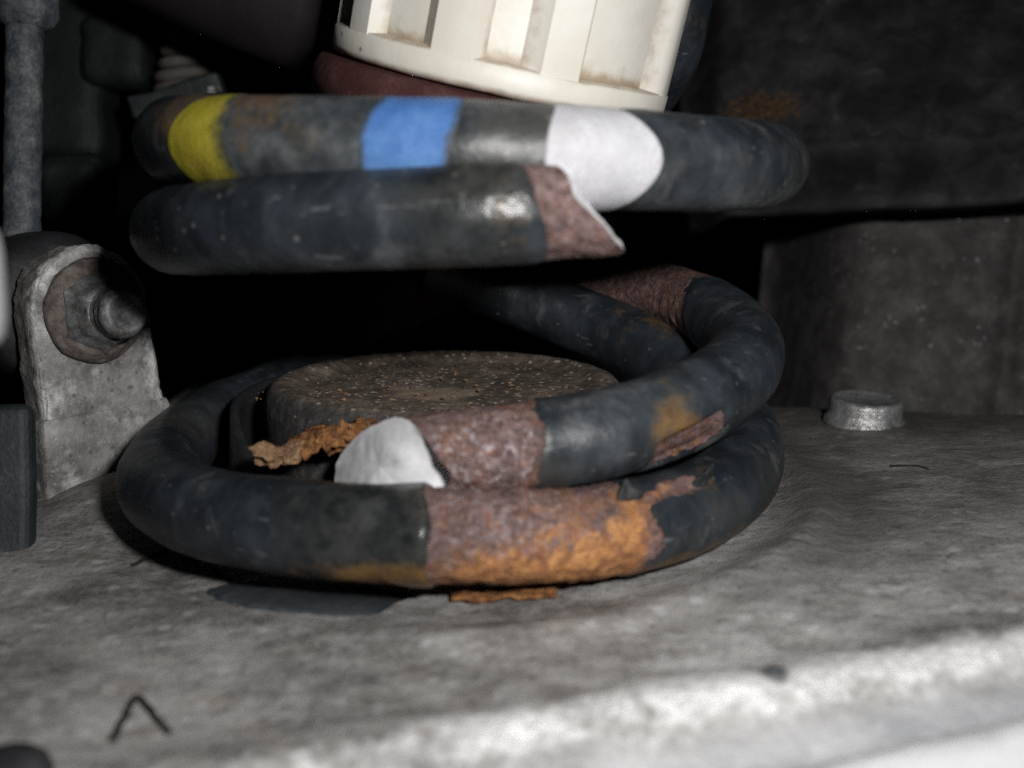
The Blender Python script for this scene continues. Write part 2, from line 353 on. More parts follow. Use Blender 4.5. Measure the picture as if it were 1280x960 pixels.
# ------------------------------------------------------------------ the suspension arm (cast tray)
def lip_s(x, y):
    """distance behind the worn front lip (mm); the lip runs diagonally across the foreground"""
    p0 = np.array([-31.0, -103.0]); p1 = np.array([72.0, -78.0]); t = p1 - p0; t /= np.linalg.norm(t); n = np.array([-t[1], t[0]])
    return (x - p0[0]) * n[0] + (y - p0[1]) * n[1], (x - p0[0]) * t[0] + (y - p0[1]) * t[1]
CX = -11.5
def tray_z(x, y):
    x = np.asarray(x, float); y = np.asarray(y, float)
    z = -10.0 + .042 * x + .004 * y
    s, l = lip_s(x, y)
    # rounded lip falling to a front face, then a second flange nearer the camera on the right
    z = z - 7.0 * (1 - sstep(-13, 2, s))
    z = z + 0.8 * np.exp(-((s - 2) / 4.0) ** 2)
    z = z + (9.5 * np.exp(-((s + 24 - .03 * l) / 8.0) ** 2) * sstep(5, 70, l)) - 9 * (1 - sstep(-40, -24, s))
    r = np.hypot(x - CX, y)
    a = np.arctan2(y, x - CX)
    side = sstep(-2.1, -.6, a) * (1 - sstep(1.1, 1.8, a))
    z = z + side * (1.6 * np.exp(-((r - 70.5) / 3.6) ** 2))          # raised ring round the seat
    z = z - 1.3 * (1 - sstep(58, 69, r))
    z = z + 1.2 * sstep(60, 130, x) * sstep(-60, 20, y)
    z = z - 16 * (1 - sstep(-112, -101, x)) * sstep(-60, -45, y)     # falls away on the far left
    z = z + 5.0 * np.exp(-((np.hypot(x + 78, (y - 5) * .8)) / 17) ** 2)  # swells into the clevis foot
    return z
def tray_n(x, y):
    return 0.32 * fbm((x, y, 0), .11, 5) + 0.5 * fbm((x, y, 7), .03, 3)
def ground(x, y): return float(tray_z(x, y)) + tray_n(x, y)

arm = root('suspension_arm', (20, 0, -24), 'grey dirty cast aluminium suspension arm carrying the broken spring', 'suspension arm')
xs = np.linspace(-150, 165, 380); NY = 330
V = []; gr = []; we = []; st = []; fa = []
for i in range(NY):
    v = i / (NY - 1)
    for x in xs:
        yb = np.interp(x, [-150, -70, -20, 40, 78, 140, 170], [150, 135, 120, 88, 66, 36, 30])
        y = -138 + (yb + 138) * v
        z = float(tray_z(x, y)) + tray_n(x, y)
        e = yb - y
        z -= 7 * (1 - float(sstep(0, 6, e)))
        V.append((x, y, z))
        s, l = lip_s(x, y); r = math.hypot(x - CX, y)
        gr.append(.75 * math.exp(-(e / 20) ** 2) * (x > 10) + .35 * math.exp(-((r - 74) / 9) ** 2) * (x > 20) + .58 * float(sstep(10, 55, s)) * float(sstep(0, 65, x)))
        we.append(.78 * math.exp(-((s + 0) / 4.6) ** 2) * float(np.interp(l, [-40, 0, 40, 140], [.25, .5, .95, .95])))  # worn lip, whitened further as painted flash highlight, stronger to the right
        fa.append(float(1 - sstep(-7.5, -2.5, s + 1.2 * fbm((x, y, 2), .12, 3))))
        st.append(.9 * math.exp(-((x - 32.5) ** 2 + (y + 86.0) ** 2) / 3.2 ** 2))
F = grid_faces(NY, len(xs)); n0 = len(V)
brd = [j for j in range(len(xs))] + [i * len(xs) + len(xs) - 1 for i in range(1, NY)] + [(NY - 1) * len(xs) + j for j in range(len(xs) - 2, -1, -1)] + [i * len(xs) for i in range(NY - 2, 0, -1)]
for b in brd: V.append((V[b][0], V[b][1], V[b][2] - 16)); gr.append(.6); we.append(0); st.append(0); fa.append(0)
nb = len(brd)
for k in range(nb): F.append((brd[k], n0 + k, n0 + (k + 1) % nb, brd[(k + 1) % nb]))
F.append([n0 + k for k in range(nb)])
obj('casting', V, F, MAT['cast'], arm, True, dict(grime_dark=gr, wear_glare=we, stain=st, face=fa))

# clevis ears of the arm with the link bolt
BC = at(117, 388, 226); aN = D2R(48)
N = np.array([math.sin(aN), -math.cos(aN), .05]); N /= np.linalg.norm(N); U = np.array([math.cos(aN), math.sin(aN), 0]); W = np.cross(N, U) * 1.0
if W[2] < 0: W = -W
def roughen(o, amp, sc, oct_=4):
    b = org(o)
    for v in o.data.vertices:
        p = np.array(v.co) / S
        k = fbm(p + b, sc, oct_); v.co += v.normal * (k * amp * S)
    return o
def ear(c, name='clevis_ear'):
    out = [(-15.5 - .5, -52), (-13.4, -34), (-12.2, -18)]
    out += [(12.7 * math.cos(t), 13.4 * math.sin(t)) for t in np.linspace(math.pi, 0, 25)]
    out += [(13.6, -14), (14.6, -22), (17, -33), (22, -52)]
    V, F = prism(out, c, U, W, N, 10)
    # rounded rim: an inset front loop
    n = len(out); ctr = np.array([0, -16.0])
    o = obj(name, V, F, MAT['cast'], arm, False)
    bevel(o, 1.6, 3)
    d = bpy.context.evaluated_depsgraph_get(); d.update()
    me = bpy.data.meshes.new_from_object(o.evaluated_get(d)); o.modifiers.clear(); o.data = me
    subgrid(o, 3)
    roughen(o, .45, .35)
    me.polygons.foreach_set('use_smooth', [True] * len(me.polygons)); sharp(o, 40)
    nv = len(me.vertices); co = np.array([v.co[:] for v in me.vertices]) / S + org(arm)
    uu = (co - c) @ U; ww = (co - c) @ W; nn = (co - c) @ N
    rr = np.hypot(uu, np.maximum(ww, 0))
    for k, a in dict(grime_dark=.55 * sstep(-2, -8, nn) if False else .5 * (nn < -2.5), wear_glare=.25 + .35 * sstep(9, 13, rr) * (nn > -2.5), stain=np.zeros(nv)).items():  # front face paler towards its rim, sides and back darker
        x = me.attributes.new(k, 'FLOAT', 'POINT'); x.data.foreach_set('value', np.asarray(a, np.float32))
    return o
ear(BC)
foot = [(-12.9, -21), (14.9, -20.4), (17.6, -32), (22.5, -52), (-15.2, -52), (-13.9, -34)]
V, F = prism(foot, BC + N * .5, U, W, N, 10.5)
o = obj('clevis_foot', V, F, MAT['cast'], arm, False); bevel(o, 1.0, 2)
d = bpy.context.evaluated_depsgraph_get(); d.update(); me = bpy.data.meshes.new_from_object(o.evaluated_get(d)); o.modifiers.clear(); o.data = me
subgrid(o, 3); roughen(o, .4, .35); me.polygons.foreach_set('use_smooth', [True] * len(me.polygons)); sharp(o, 40)
x = me.attributes.new('wear_glare', 'FLOAT', 'POINT'); x.data.foreach_set('value', np.full(len(me.vertices), .3, np.float32))
# washer, nut and thread end
bo = obj('link_bolt', *lathe(BC + N * 8.0, N, [(5.3, -26), (5.3, 0)] + [(5.3 - .55 * (k % 2), .9 + .8 * k) for k in range(6)] + [(4.2, 5.5), (3.4, 5.6), (3.0, 5.0), (2.2, 5.0), (1.9, 4.5), (.01, 4.4)], 36), MAT['nut'], arm)
obj('washer', *lathe(BC + N * .3, N, [(6, -.3), (10.6, -.2), (10.9, .7), (10.4, 1.7), (9.2, 2.3), (8.6, 3.0), (6, 3.2)], 48, .35, .3), MAT['washer'], bo)
o = obj('nut', *lathe(BC + N * 3.2, N, [(5, -.2), (8.9, -.1), (8.8, .6), (7.6, 1.6), (7.0, 2.4), (6.9, 4.2), (6.2, 5.2), (5.4, 5.5), (5.0, 5.0)], 60, .35, .35, sides=6), MAT['nut'], bo); sharp(o, 40)
# round bolt head at the back right
bc = np.array(at(1081, 511, 262)); bc[2] = ground(bc[0], bc[1])
mb = obj('mounting_bolt', *lathe(bc + np.array([0, 0, -1.0]), (0.03, -.05, 1), [(9.6, 0), (9.7, 1.0), (9.3, 1.9), (8.7, 2.6), (8.5, 3.6), (8.6, 5.4), (8.35, 6.3), (7.7, 6.8), (7.0, 6.5), (6.4, 6.1), (.01, 5.9)], 56, .25, .3), MAT['bolt'], arm)
# black cap added for the shade of a hole, low in the left corner
pc = np.array(at(2, 872, 118)); pc[2] = ground(pc[0], pc[1])
obj('hole_shade_cap', *lathe(pc + np.array([0, 0, -2]), (0, 0, 1), [(4.6, 0), (4.6, 2.6), (4.2, 4.0), (3.3, 4.8), (1.5, 5.2), (.01, 5.3)], 32), MAT['rubber'], arm)

# ------------------------------------------------------------------ anti-roll bar link on the left
lk = root('link_rod', BC - N * 22, 'grey weathered link rod with black rubber bush bolted to the clevis', 'link rod')
obj('bush', *lathe(BC - N * 33.5, N, [(5, 0), (12, .2), (15.2, 1.4), (16.3, 4), (16.5, 11), (16.3, 18), (15.2, 20.8), (12, 22.2), (5, 22.4)], 56, .3, .2), MAT['rubber'], lk)
c0 = at(27, 300, 240); c1 = at(31, 30, 243)
P = [c0 + (c1 - c0) * t for t in np.linspace(0, 1, 40)]
obj('rod', *tube(P, [3.95 + .25 * fbm(p, .3) for p in P], 24), MAT['rod'], lk)
tj = at(30, 2, 243)
obj('joint_head', *lathe(tj - np.array([0, 0, 6]), (0.1, 0, 1), [(4.0, 0), (5.6, 1.2), (6.6, 3.2), (6.8, 7), (6.0, 11), (3, 13), (.01, 13.4)], 32, .6, .25), MAT['rod'], lk)
V, F = lathe(at(-24, 432, 112), (0.02, .03, 1), [(.01, 0), (1.6, .2), (2.3, 1.2), (2.5, 3), (2.5, 9.5), (2.2, 11.4), (1.4, 12.6), (.01, 13)], 28, .2, .2)
o = obj('grey_post', V, F, mat_simple('pale_grey_post', [(.3, (.16, .17, .17)), (.7, (.34, .35, .35))], 150), None); tagp(o, 'pale grey rounded post end, close up at the left border', 'post')

# dark plate left of the clevis
pp = at(8, 610, 196)
V, F = prism([(-22, -14.5), (4.2, -13), (4.4, -3), (4.0, 15), (-22, 15.5)], pp, (.97, .22, 0), (-.02, .25, .968), (.21, -.94, .25), 6)
o = obj('metal_plate', V, F, MAT['rod'], None, False, base=None); bevel(o, 2, 4); tagp(o, 'dark blue grey plate with a straight lower corner, below the link bush', 'plate')
o.data.materials[0] = mat_simple('dark_plate', [(.3, (.008, .011, .013)), (.55, (.018, .024, .027)), (.75, (.06, .07, .074))], 150, .6, .4)

# ------------------------------------------------------------------ coil spring, in two broken pieces
def coil_path(cps, n=16):
    """cps: (phi, R, row, centre_x) -> sampled path with length, tangent, outward and upward frame and phi"""
    Q = []
    for ph, R, row, cx in cps:
        x = cx + R * math.cos(D2R(ph)); y = R * math.sin(D2R(ph)); Q.append((x, y, zfor(x, y, row), ph, cx))
    C = crom(Q, n); P = C[:, :3]
    L = np.concatenate([[0], np.cumsum(np.linalg.norm(np.diff(P, axis=0), axis=1))])
    return L, P, C[:, 3], C[:, 4]
class Coil:
    def __init__(s, cps):
        s.L, s.P, s.ph, s.cx = coil_path(cps); s.len = s.L[-1]
    def ev(s, l):
        l = np.asarray(l, float)
        p = np.stack([np.interp(l, s.L, s.P[:, k]) for k in range(3)], -1)
        # tangents from a small step, so that neighbours blend
        q = np.stack([np.interp(l + 1.5, s.L, s.P[:, k]) for k in range(3)], -1) - np.stack([np.interp(l - 1.5, s.L, s.P[:, k]) for k in range(3)], -1)
        t = q / np.linalg.norm(q, axis=-1, keepdims=True)
        cx = np.interp(l, s.L, s.cx); e1 = p - np.stack([cx, 0 * cx, p[..., 2]], -1)
        e1 = e1 - t * (e1 * t).sum(-1, keepdims=True); e1 /= np.linalg.norm(e1, axis=-1, keepdims=True)
        e2 = np.cross(t, e1); sg = np.where(e2[..., 2:3] < 0, -1, 1); e2 = e2 * sg
        return p, t, e1, e2
    def at_phi(s, ph, lo=0, hi=None):
        """first length at which the winding angle passes ph"""
        d = s.ph - ph; i = np.where(d[:-1] * d[1:] <= 0)[0]
        return s.L[i]
RW = 7.4
NT_ = 72
TH = np.linspace(0, 2 * np.pi, NT_, endpoint=False)
def build_coil(name, coil, s0, s1, ext0, ext1, masks, parent, step=.75):
    n = int((s1 - s0) / step); l = np.linspace(s0, s1, n)[:, None] + 0 * TH[None, :]
    l = l - ext0(TH)[None, :] * (1 - sstep(s0, s0 + 26, l)) + ext1(TH)[None, :] * sstep(s1 - 26, s1, l)
    th = TH[None, :] + 0 * l
    p, t, e1, e2 = coil.ev(l); ph = np.interp(l, coil.L, coil.ph)
    A = masks(l, ph, th)
    rr = np.full(l.shape, RW) + A.get('dr', 0)
    dirv = e1 * np.cos(th)[..., None] + e2 * np.sin(th)[..., None]
    pos = p + dirv * rr[..., None]
    ns = np.array([[fbm(q, .12, 3) * .22 for q in row] for row in pos])
    nr = np.array([[fbm(q, .55, 4) for q in row] for row in pos])
    pos = pos + dirv * (ns + A['rust'].clip(0, 1) * (nr * .38 - .42))[..., None]
    V = pos.reshape(-1, 3); F = grid_faces(n, NT_, True)
    o = obj(name, V, F, MAT['spring'], parent, True, {k: A[k].ravel() for k in ('rust', 'orange', 'wet', 'stain', 'frost', 'dust')})
    return o, pos[0], pos[-1]
def face_cap(name, rim, outward, parent, depth=1.2, lip=.0, mat='steel'):
    rim = np.array(rim); n = len(rim); c = rim.mean(0); out = np.array(outward); V = []
    sm_ = sum(np.roll(rim, k, 0) for k in range(-7, 8)) / 15
    ks = [0, .05, .1, .15, .22, .3, .4, .5, .6, .7, .8, .88, .97]
    for k in ks:
        for j, q in enumerate(rim):
            q = q + (sm_[j] - q) * float(sstep(0, .1, k)) if depth < -1.0 else q
            p = q + (c - q) * k
            dp = depth * (math.sin(k * math.pi / 2) if depth < -1.0 else float(sstep(0, .16, k))) + (1 - math.exp(-k * 9)) * (.16 if depth < -1 else .55) * fbm(q + (c - q) * k * 1.0, .45, 4)
            if depth < -1.0:      # dark crevice where the face tucks under the front rim
                dt = (j * 360 / n + 15 + 180) % 360 - 180; dp += 3.6 * math.exp(-(dt / 42) ** 2) * float(sstep(0, .05, k)) * (1 - float(sstep(.18, .6, k)))
            V.append(p - out * dp + out * lip)
    F = grid_faces(len(ks), n, True) + [[(len(ks) - 1) * n + j for j in range(n)]]
    return obj(name, V, F, MAT[mat], parent)
def patch(name, coil, la, lb, ta, tb, bulge, m, parent, rough=.35, seed=0, off=.16, fade=(1, 1)):
    """a painted band lying on the wire between lengths la..lb and wire angles ta..tb; bulge(v) shifts its ends"""
    nu, nv = 46, 40; V = []; E = []
    for i in range(nu):
        u = i / (nu - 1)
        for j in range(nv):
            v = j / (nv - 1); th = D2R(ta + (tb - ta) * v); da, db = bulge(math.sin(th))
            da += rough * fbm((seed, v * 9, 0), 1.0); db += rough * fbm((seed + 5, v * 9, 0), 1.0)
            l = (la + da) + (lb + db - la - da) * u
            p, t, e1, e2 = coil.ev(np.array(l)); dv = e1 * math.cos(th) + e2 * math.sin(th)
            q = p + dv * RW; k = fbm(q, .12, 3) * .22
            edge = min(u, 1 - u, v, 1 - v)
            V.append(q + dv * (k + (off if edge > 0 else -.12))); E.append(min(1.0, u * (lb - la) / fade[0], (1 - u) * (lb - la) / fade[1]))
    return obj(name, np.array(V), grid_faces(nu, nv), m, parent, True, dict(edge=E))
def bump1(x, a, b, wa, wb): return sstep(a - wa, a + wa, x) * (1 - sstep(b - wb, b + wb, x))
def zero(th): return 0 * th

AX = -7.6
upper = Coil([(318, 57.5, 252, AX), (300, 57.5, 257, AX), (285, 57.5, 262, AX), (270, 57.5, 268, AX), (247, 57, 276, AX), (225, 56, 284, AX), (202, 55, 289, AX), (180, 54.5, 288, AX),
              (155, 54.5, 272, AX), (120, 54.5, 246, AX), (90, 54.5, 232, AX), (60, 54.5, 222, AX), (30, 54.5, 213, AX), (0, 54.5, 207, AX),
              (-25, 54.5, 207, AX), (-50, 54, 204, AX), (-75, 53, 196, AX), (-100, 53, 188, AX), (-125, 53.5, 182, AX), (-150, 54, 177, AX), (-180, 54, 174, AX),
              (-205, 54, 173, AX), (-235, 54, 172, AX), (-270, 54, 168, AX), (-295, 53, 156, AX), (-312, 51, 128, AX), (-324, 49, 70, AX), (-330, 48, -10, AX), (-334, 48, -120, AX)])
def l_px(coil, px, lo, hi):
    """length along the wire, between winding angles lo..hi, whose front shows at picture column px"""
    m = (coil.ph >= min(lo, hi)) & (coil.ph <= max(lo, hi)); l = coil.L[m]
    p, t, e1, e2 = coil.ev(l); x = np.array([proj(q)[0] for q in p + e1 * 7.0])
    return float(l[np.argmin(abs(x - px))])
def ph_px(coil, px, lo, hi): return float(np.interp(l_px(coil, px, lo, hi), coil.L, coil.ph))
up = root('broken_spring', (AX, 0, upper.P[:, 2].min()), 'upper piece of black coil spring with yellow, blue and white paint marks', 'coil spring', 'pieces of the broken coil spring')
uB = l_px(upper, 757, 250, 318)
qB = ph_px(upper, 676, 250, 318)
def m_upper(l, ph, th):
    z = 0 * l; s = np.sin(th)
    r = .95 * (1 - sstep(294 - 4, 299, -ph * 0 + 0)) if False else z
    fr = sstep(qB - 1.0 - 1.5 * s, qB + 1.5 - 1.5 * s, ph)                      # rusted end next to the break
    A = dict(rust=fr, orange=.12 + z, wet=bump1(ph, qB - 15, qB - 1, 5, 3) * .75, stain=.33 * bump1(ph, -132, -108, 6, 12) + .25 * bump1(ph, qB - 7, qB, 5, 2) + .5 * bump1(ph, -150, -133, 5, 6) * np.clip(s + .5, 0, 1),
             frost=.25 * fr, dust=.55 * bump1(ph, -140, -98, 9, 8) + .25 * bump1(ph, -98, -20, 9, 8) + .5 * bump1(ph, 170, 284, 9, 6) * np.clip(-s * 2 - .8, 0, 1) + .55 * bump1(ph, -50, -5, 9, 8) * np.clip(-s * 2 - .7, 0, 1) + .12)  # also paler along the underside of both turns
    A['dr'] = z
    return A
def ext_up(th): return 5.0 * np.sin(th) + 2.0 * np.cos(th) + .5 * np.sin(3 * th + 1) + .25 * np.sin(7 * th)
o, rim, _ = build_coil('wire', upper, uB, upper.len - 2, lambda th: -ext_up(th), zero, m_upper, up)
p, t, e1, e2 = upper.ev(np.array(uB)); face_cap('fracture_face', rim, -t, up, -.5, .0)
def lphi(coil, ph): return float(coil.at_phi(ph)[0])
# (the winding angle falls along the piece, so lengths grow leftwards along the marked coil)
def um(px): return l_px(upper, px, -170, -10)
patch('yellow_mark', upper, um(284), um(214), -80, 86, lambda s: (2.6 * s, 4.4 * (1 - s * s) - 4.2), MAT['yellow'], up, .12, 1, .1, (4.6, .8))
patch('blue_mark', upper, um(566), um(445), -85, 88, lambda s: (-1.6 * s, 1.6 * (1 - s * s) - 1.5), MAT['blue'], up, .3, 2, .1, (1.8, 1.6))
patch('white_mark', upper, um(824), um(682), -88, 87, lambda s: (4.6 * s * s, .4 - 2.4 * s * s), MAT['white'], up, .12, 3, .1, (.5, .6))

lower = Coil([(242, 47, 592, CX), (256, 47.5, 583, CX), (270, 48, 572, CX), (285, 49, 560, CX), (300, 50.5, 545, CX), (315, 52, 519, CX), (330, 53.5, 490, CX), (345, 55.5, 457, CX),
              (360, 56.3, 424, CX), (378, 56.5, 393, CX), (396, 58, 370, CX), (415, 60, 360, CX), (435, 61, 349, CX), (452, 61, 352, CX), (465, 60.5, 378, CX), (478, 59, 435, CX), (490, 57.5, 474, CX), (505, 56.5, 500, CX), (520, 56.5, 524, CX),
              (540, 56.5, 566, CX), (562, 56.5, 606, CX), (585, 56.5, 638, CX), (607, 56.5, 659, CX), (630, 56.5, 669, CX), (652, 56.5, 667, CX), (675, 56.5, 638, CX), (697, 56.5, 594, CX),
              (715, 56.5, 546, CX), (730, 54.5, 503, CX), (745, 51, 458, CX), (760, 48.5, 424, CX), (775, 47.5, 400, CX), (790, 47, 376, CX), (808, 46, 347, CX), (822, 45.5, 328, CX)])
low = root('broken_spring', (CX, 0, lower.P[:, 2].min() - RW), 'lower piece of coil spring, rust showing through its black coating, resting on the arm', 'coil spring', 'pieces of the broken coil spring')
lC = l_px(lower, 540, 245, 300)
qg0, qg1, qr1 = ph_px(lower, 812, 290, 360), ph_px(lower, 905, 290, 360), ph_px(lower, 676, 260, 330)
qd0, qd1, qe = ph_px(lower, 545, 590, 660), ph_px(lower, 812, 620, 715), ph_px(lower, 905, 640, 718)
def m_lower(l, ph, th):
    s = np.sin(th); c = np.cos(th); z = 0 * l
    # C: rusty stub by the break, gash further right, rusty back
    tw = (th + np.pi) % (2 * np.pi) - np.pi
    a = bump1(ph, 230, qr1 + 1.5 * s, 1, 3.6)
    gash = bump1(ph, qg0 + 1.5, qg1, 5, 1.2) * (1 - sstep(.38, .62, abs(tw + .66 - (ph - qg0) * .016)))
    under = bump1(ph, qr1, qg0, 2, 3) * np.exp(-((tw + 1.15) / .25) ** 2)
    back = bump1(ph, 376 + 5 * s, 470, 6, 12)
    d = bump1(ph, qd0 - .4 - .6 * s + .5 * np.sin(3 * th), qd1 + 2.0 * np.cos(2 * th), 1.3, 4.5)
    seam = bump1(ph, qd1 - 2, qe - 1, 3, 3) * np.exp(-((tw - 1.0) / .28) ** 2)
    rust = np.clip(a + gash + under * .8 + back * .85 + d + seam * .75, 0, 1)
    f = (ph - qd0) / (qd1 - qd0)
    dor = bump1(ph, qd0 + 1, qd1 - .5, 6, 2) * np.clip(.16 - s * .95 + f * 1.05, 0, 1)
    org_ = .12 * d + dor * .95 + .22 * back + .4 * seam + .15 * gash
    wet = bump1(ph, qd0 - 19, qd0, 7, 1) * .95
    stain = .85 * bump1(ph, qd0 - 16, qd0 + 1, 14, 1) * np.clip(-s * 1.8 - .05, 0, 1) * 1.3 + .85 * bump1(ph, qd1, qd1 + 24, 2, 8) * np.clip(-s * 1.7 - .35, 0, 1) + .75 * bump1(ph, qg0, qg1 - 6, 4, 4) * np.clip(c + .1, 0, 1) + .5 * seam + .5 * bump1(ph, 745, 764, 6, 6) * np.clip(s, 0, 1)
    frost = .95 * bump1(ph, qr1 - 17, qr1, 4, 2) * np.clip(c * .8 + .3, 0, 1) + .5 * bump1(ph, qd0, qd0 + 18, 2, 8) * np.clip(s + .75, 0, 1)
    dr = .75 * bump1(ph, qd0 - 5, qd0, 4, .3) * (1 - d) * (.6 + .4 * np.sin(th * 3 + 1)) + .3 * np.exp(-((rust - .3) / .2) ** 2) - 1.5 * gash - .5 * under
    dust = .16 + .28 * bump1(ph, 290, 315, 8, 8) + .25 * bump1(ph, qd0 - 12, qd0, 6, 2)
    return dict(rust=rust, orange=org_, wet=wet, stain=stain, frost=frost, dr=dr, dust=dust)
_tk = np.array([-180, -135, -90, -50, -25, 0, 30, 60, 90, 120, 150, 180.0]); _tp = np.array([356, 366, 420, 520, 578, 560, 546, 532, 510, 466, 404, 356.0])
def ext_low(th):
    d = (np.degrees(th) + 180) % 360 - 180
    q = sum(np.interp((d + k + 180) % 360 - 180, _tk, _tp) for k in range(-24, 25, 4)) / 13
    return (545 - q) * .124
o, rim, _ = build_coil('wire', lower, lC, lower.len - 1, ext_low, zero, m_lower, low)
p, t, e1, e2 = lower.ev(np.array(lC)); face_cap('fracture_face', rim, (-t + e1 * .9 + e2 * .2) / 1.36, low, -1.2, .0, 'bare')

def flake(name, c, U, Vv, pts, th, m, parent=None, amp=.5):
    """a thin curled chip: outline pts in (u,v) mm"""
    U = np.array(U, float); U /= np.linalg.norm(U); Vv = np.array(Vv, float); Vv /= np.linalg.norm(Vv); Nn = np.cross(U, Vv)
    K = 5; pts = np.array(pts, float); ctr = pts.mean(0); A = []
    ring = crom(np.vstack([pts, pts[:1]]), 5)[:-1]; n = len(ring)
    for side in (1, -1):
        for k in range(K):
            for q in ring:
                a = ctr + (q - ctr) * (1 - k / K)
                p = np.array(c) + U * a[0] + Vv * a[1]
                A.append(p + Nn * (amp * fbm(p, .35, 4) + .03 * a[0] ** 2 * amp * .3) + Nn * side * th / 2 * (1 if k else .35))
    F = grid_faces(K, n, True) + [[(K - 1) * n + j for j in range(n)]] + grid_faces(K, n, True, K * n) + [[(2 * K - 1) * n + j for j in range(n)]]
    F += [(j, (j + 1) % n, K * n + (j + 1) % n, K * n + j) for j in range(n)]
    return obj(name, np.array(A), F, m, parent)
# torn coating lifting where the two turns meet
for q_, thv, pts, kk in [(qd1 - .5, 58, [(-2.6, -.6), (-1.2, 1.6), (-.2, 2.6), (.8, 1.2), (2.4, .5), (1.6, -.8), (-.4, -.9)], .5), (qe - 2.0, 52, [(-2.2, -.8), (-1.8, 1.2), (.2, 1.9), (1.0, 3.4), (2.0, 1.6), (2.6, -.4), (.6, -1.0)], .7)]:
    l = float(lower.at_phi(q_)[0]); p, t, e1, e2 = lower.ev(np.array(l)); a_ = D2R(thv); dv = e1 * math.cos(a_) + e2 * math.sin(a_)
    flake('coating_flap', p + dv * (RW + .1), t, (-e1 * math.sin(a_) + e2 * math.cos(a_)) * (1 - kk) + dv * kk, pts, .55, MAT['rubber'], low, .7)

# ------------------------------------------------------------------ spring seat inside the lower coil
sc_ = np.array([CX - 1.9, 5, -8.2]); ztop = 9.2
seat = root('spring_seat', sc_, 'round gritty brown spring seat standing inside the lower coil', 'spring seat')
prof = [(38.5, 0), (37.9, 6), (37.6, 12), (37.5, 16), (37.0, 18.6), (35.9, 19.9), (34.4, 20.35), (32.5, 20.2), (31, 19.6), (30, 19.1)] + [(r, 18.75) for r in np.linspace(29, 1, 24)]
n = 120; V = []; side = []; tan = []
for r, h in prof:
    rs = r; r = r * .955
    for j in range(n):
        a = 2 * math.pi * j / n; q = np.array([sc_[0] + r * math.cos(a), sc_[1] + r * math.sin(a), sc_[2] + h])
        q[2] += .18 * fbm(q, .25, 4) * (r < 36) - .6 * float(1 - sstep(7, 14, math.hypot(q[0] - sc_[0] + 1, q[1] - sc_[1] + 5))); q[:2] += .3 * fbm(q, .15) * (r > 35)
        V.append(q); side.append(float(sstep(34.6, 36.6, rs)) * .95); tan.append(math.exp(-((q[0] - sc_[0] + 1) / 11) ** 2 - ((q[1] - sc_[1] + 7) / 9) ** 2))
F = grid_faces(len(prof), n, True) + [[(len(prof) - 1) * n + j for j in range(n)]]
obj('plate', V, F, MAT['seat'], seat, True, dict(side=side, tan=tan))
# rubber collar round its left flank, and the pad under the coil
V = []; na = 60
sec = [(39.6, 0), (40.6, 15.6), (41.0, 16.8), (41.9, 17.0), (42.7, 16.2), (43.6, 0)]
for j in range(na):
    a = D2R(112 + 165 * j / (na - 1)); k = float(sstep(0, .2, j / (na - 1)) * (1 - .75 * sstep(.42, .7, j / (na - 1)) - .25 * sstep(.8, 1, j / (na - 1))))
    for r, h in sec: V.append((sc_[0] + (r + .3 * fbm((j * .2, r, 0), .5)) * math.cos(a), sc_[1] + r * math.sin(a), sc_[2] + h * (.35 + .65 * k)))
F = grid_faces(na, len(sec)) + [list(range(len(sec))), [(na - 1) * len(sec) + j for j in range(len(sec))]]
obj('collar', V, F, MAT['rubber'], seat)
V = []; na = 90
for j in range(na):
    a = D2R(224 + 46 * j / (na - 1)); tp = math.sin(math.pi * min(1, max(0, j / (na - 1)))) ** .5
    for r, h in [(50, -3), (50, .9), (60.6, .95), (61.7, .6), (62.1, -3)]:
        h = h * tp - 1.6 * (1 - tp)
        rr = r + (r > 60) * (6 * tp - 6 + .5 * fbm((j * .15, 0, 3), 1)); x, y = CX + rr * math.cos(a), rr * math.sin(a)
        V.append((x, y, float(tray_z(x, y)) + h))
F = grid_faces(na, 5) + [list(range(5)), [(na - 1) * 5 + j for j in range(5)]]
obj('rubber_pad', V, F, mat_simple('pad_rubber', [(.3, (.02, .025, .03)), (.6, (.05, .058, .066)), (.8, (.10, .11, .12))], 150, .6, .4), seat)

# ------------------------------------------------------------------ white bump stop cup at the top
cupaxis = np.array([.205, -.13, .965]); cupaxis /= np.linalg.norm(cupaxis)     # leans to the right going up
cc = at(623, 105, 219)
cup = root('bump_stop', cc, 'white ribbed plastic bump stop cup above the maroon rubber disc', 'bump stop')
ca, cu, cv = frame(cupaxis, (1, 0, 0)); cvv = cv
if cv[1] > 0: cv = -cv            # cu to the right, cv towards the camera
RO, RI = 33.3, 30.0; HT = 60
def cp(r, adeg, h): return cc + ca * h + (cu * math.sin(D2R(adeg)) + cv * math.cos(D2R(adeg))) * r
# rim ring
V = []; n = 140; prof = [(RO - 9, .2), (RO - 1.4, 0), (RO - .3, .6), (RO, 1.6), (RO + .05, 4.6), (RO - .5, 5.2), (RI - 1.0, 5.8), (RO - 9, 5.8)]; g = []
for r, h in prof:
    for j in range(n):
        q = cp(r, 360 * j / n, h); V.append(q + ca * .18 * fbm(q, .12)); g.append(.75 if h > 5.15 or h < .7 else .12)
F = grid_faces(len(prof), n, True) + grid_faces(2, n, True, 0)[:0] + [((len(prof) - 1) * n + j, (len(prof) - 1) * n + (j + 1) % n, (j + 1) % n, j) for j in range(n)]
obj('rim', V, F, MAT['cup'], cup, True, dict(grime_dark=g)); sharp(cup.children[-1], 50)
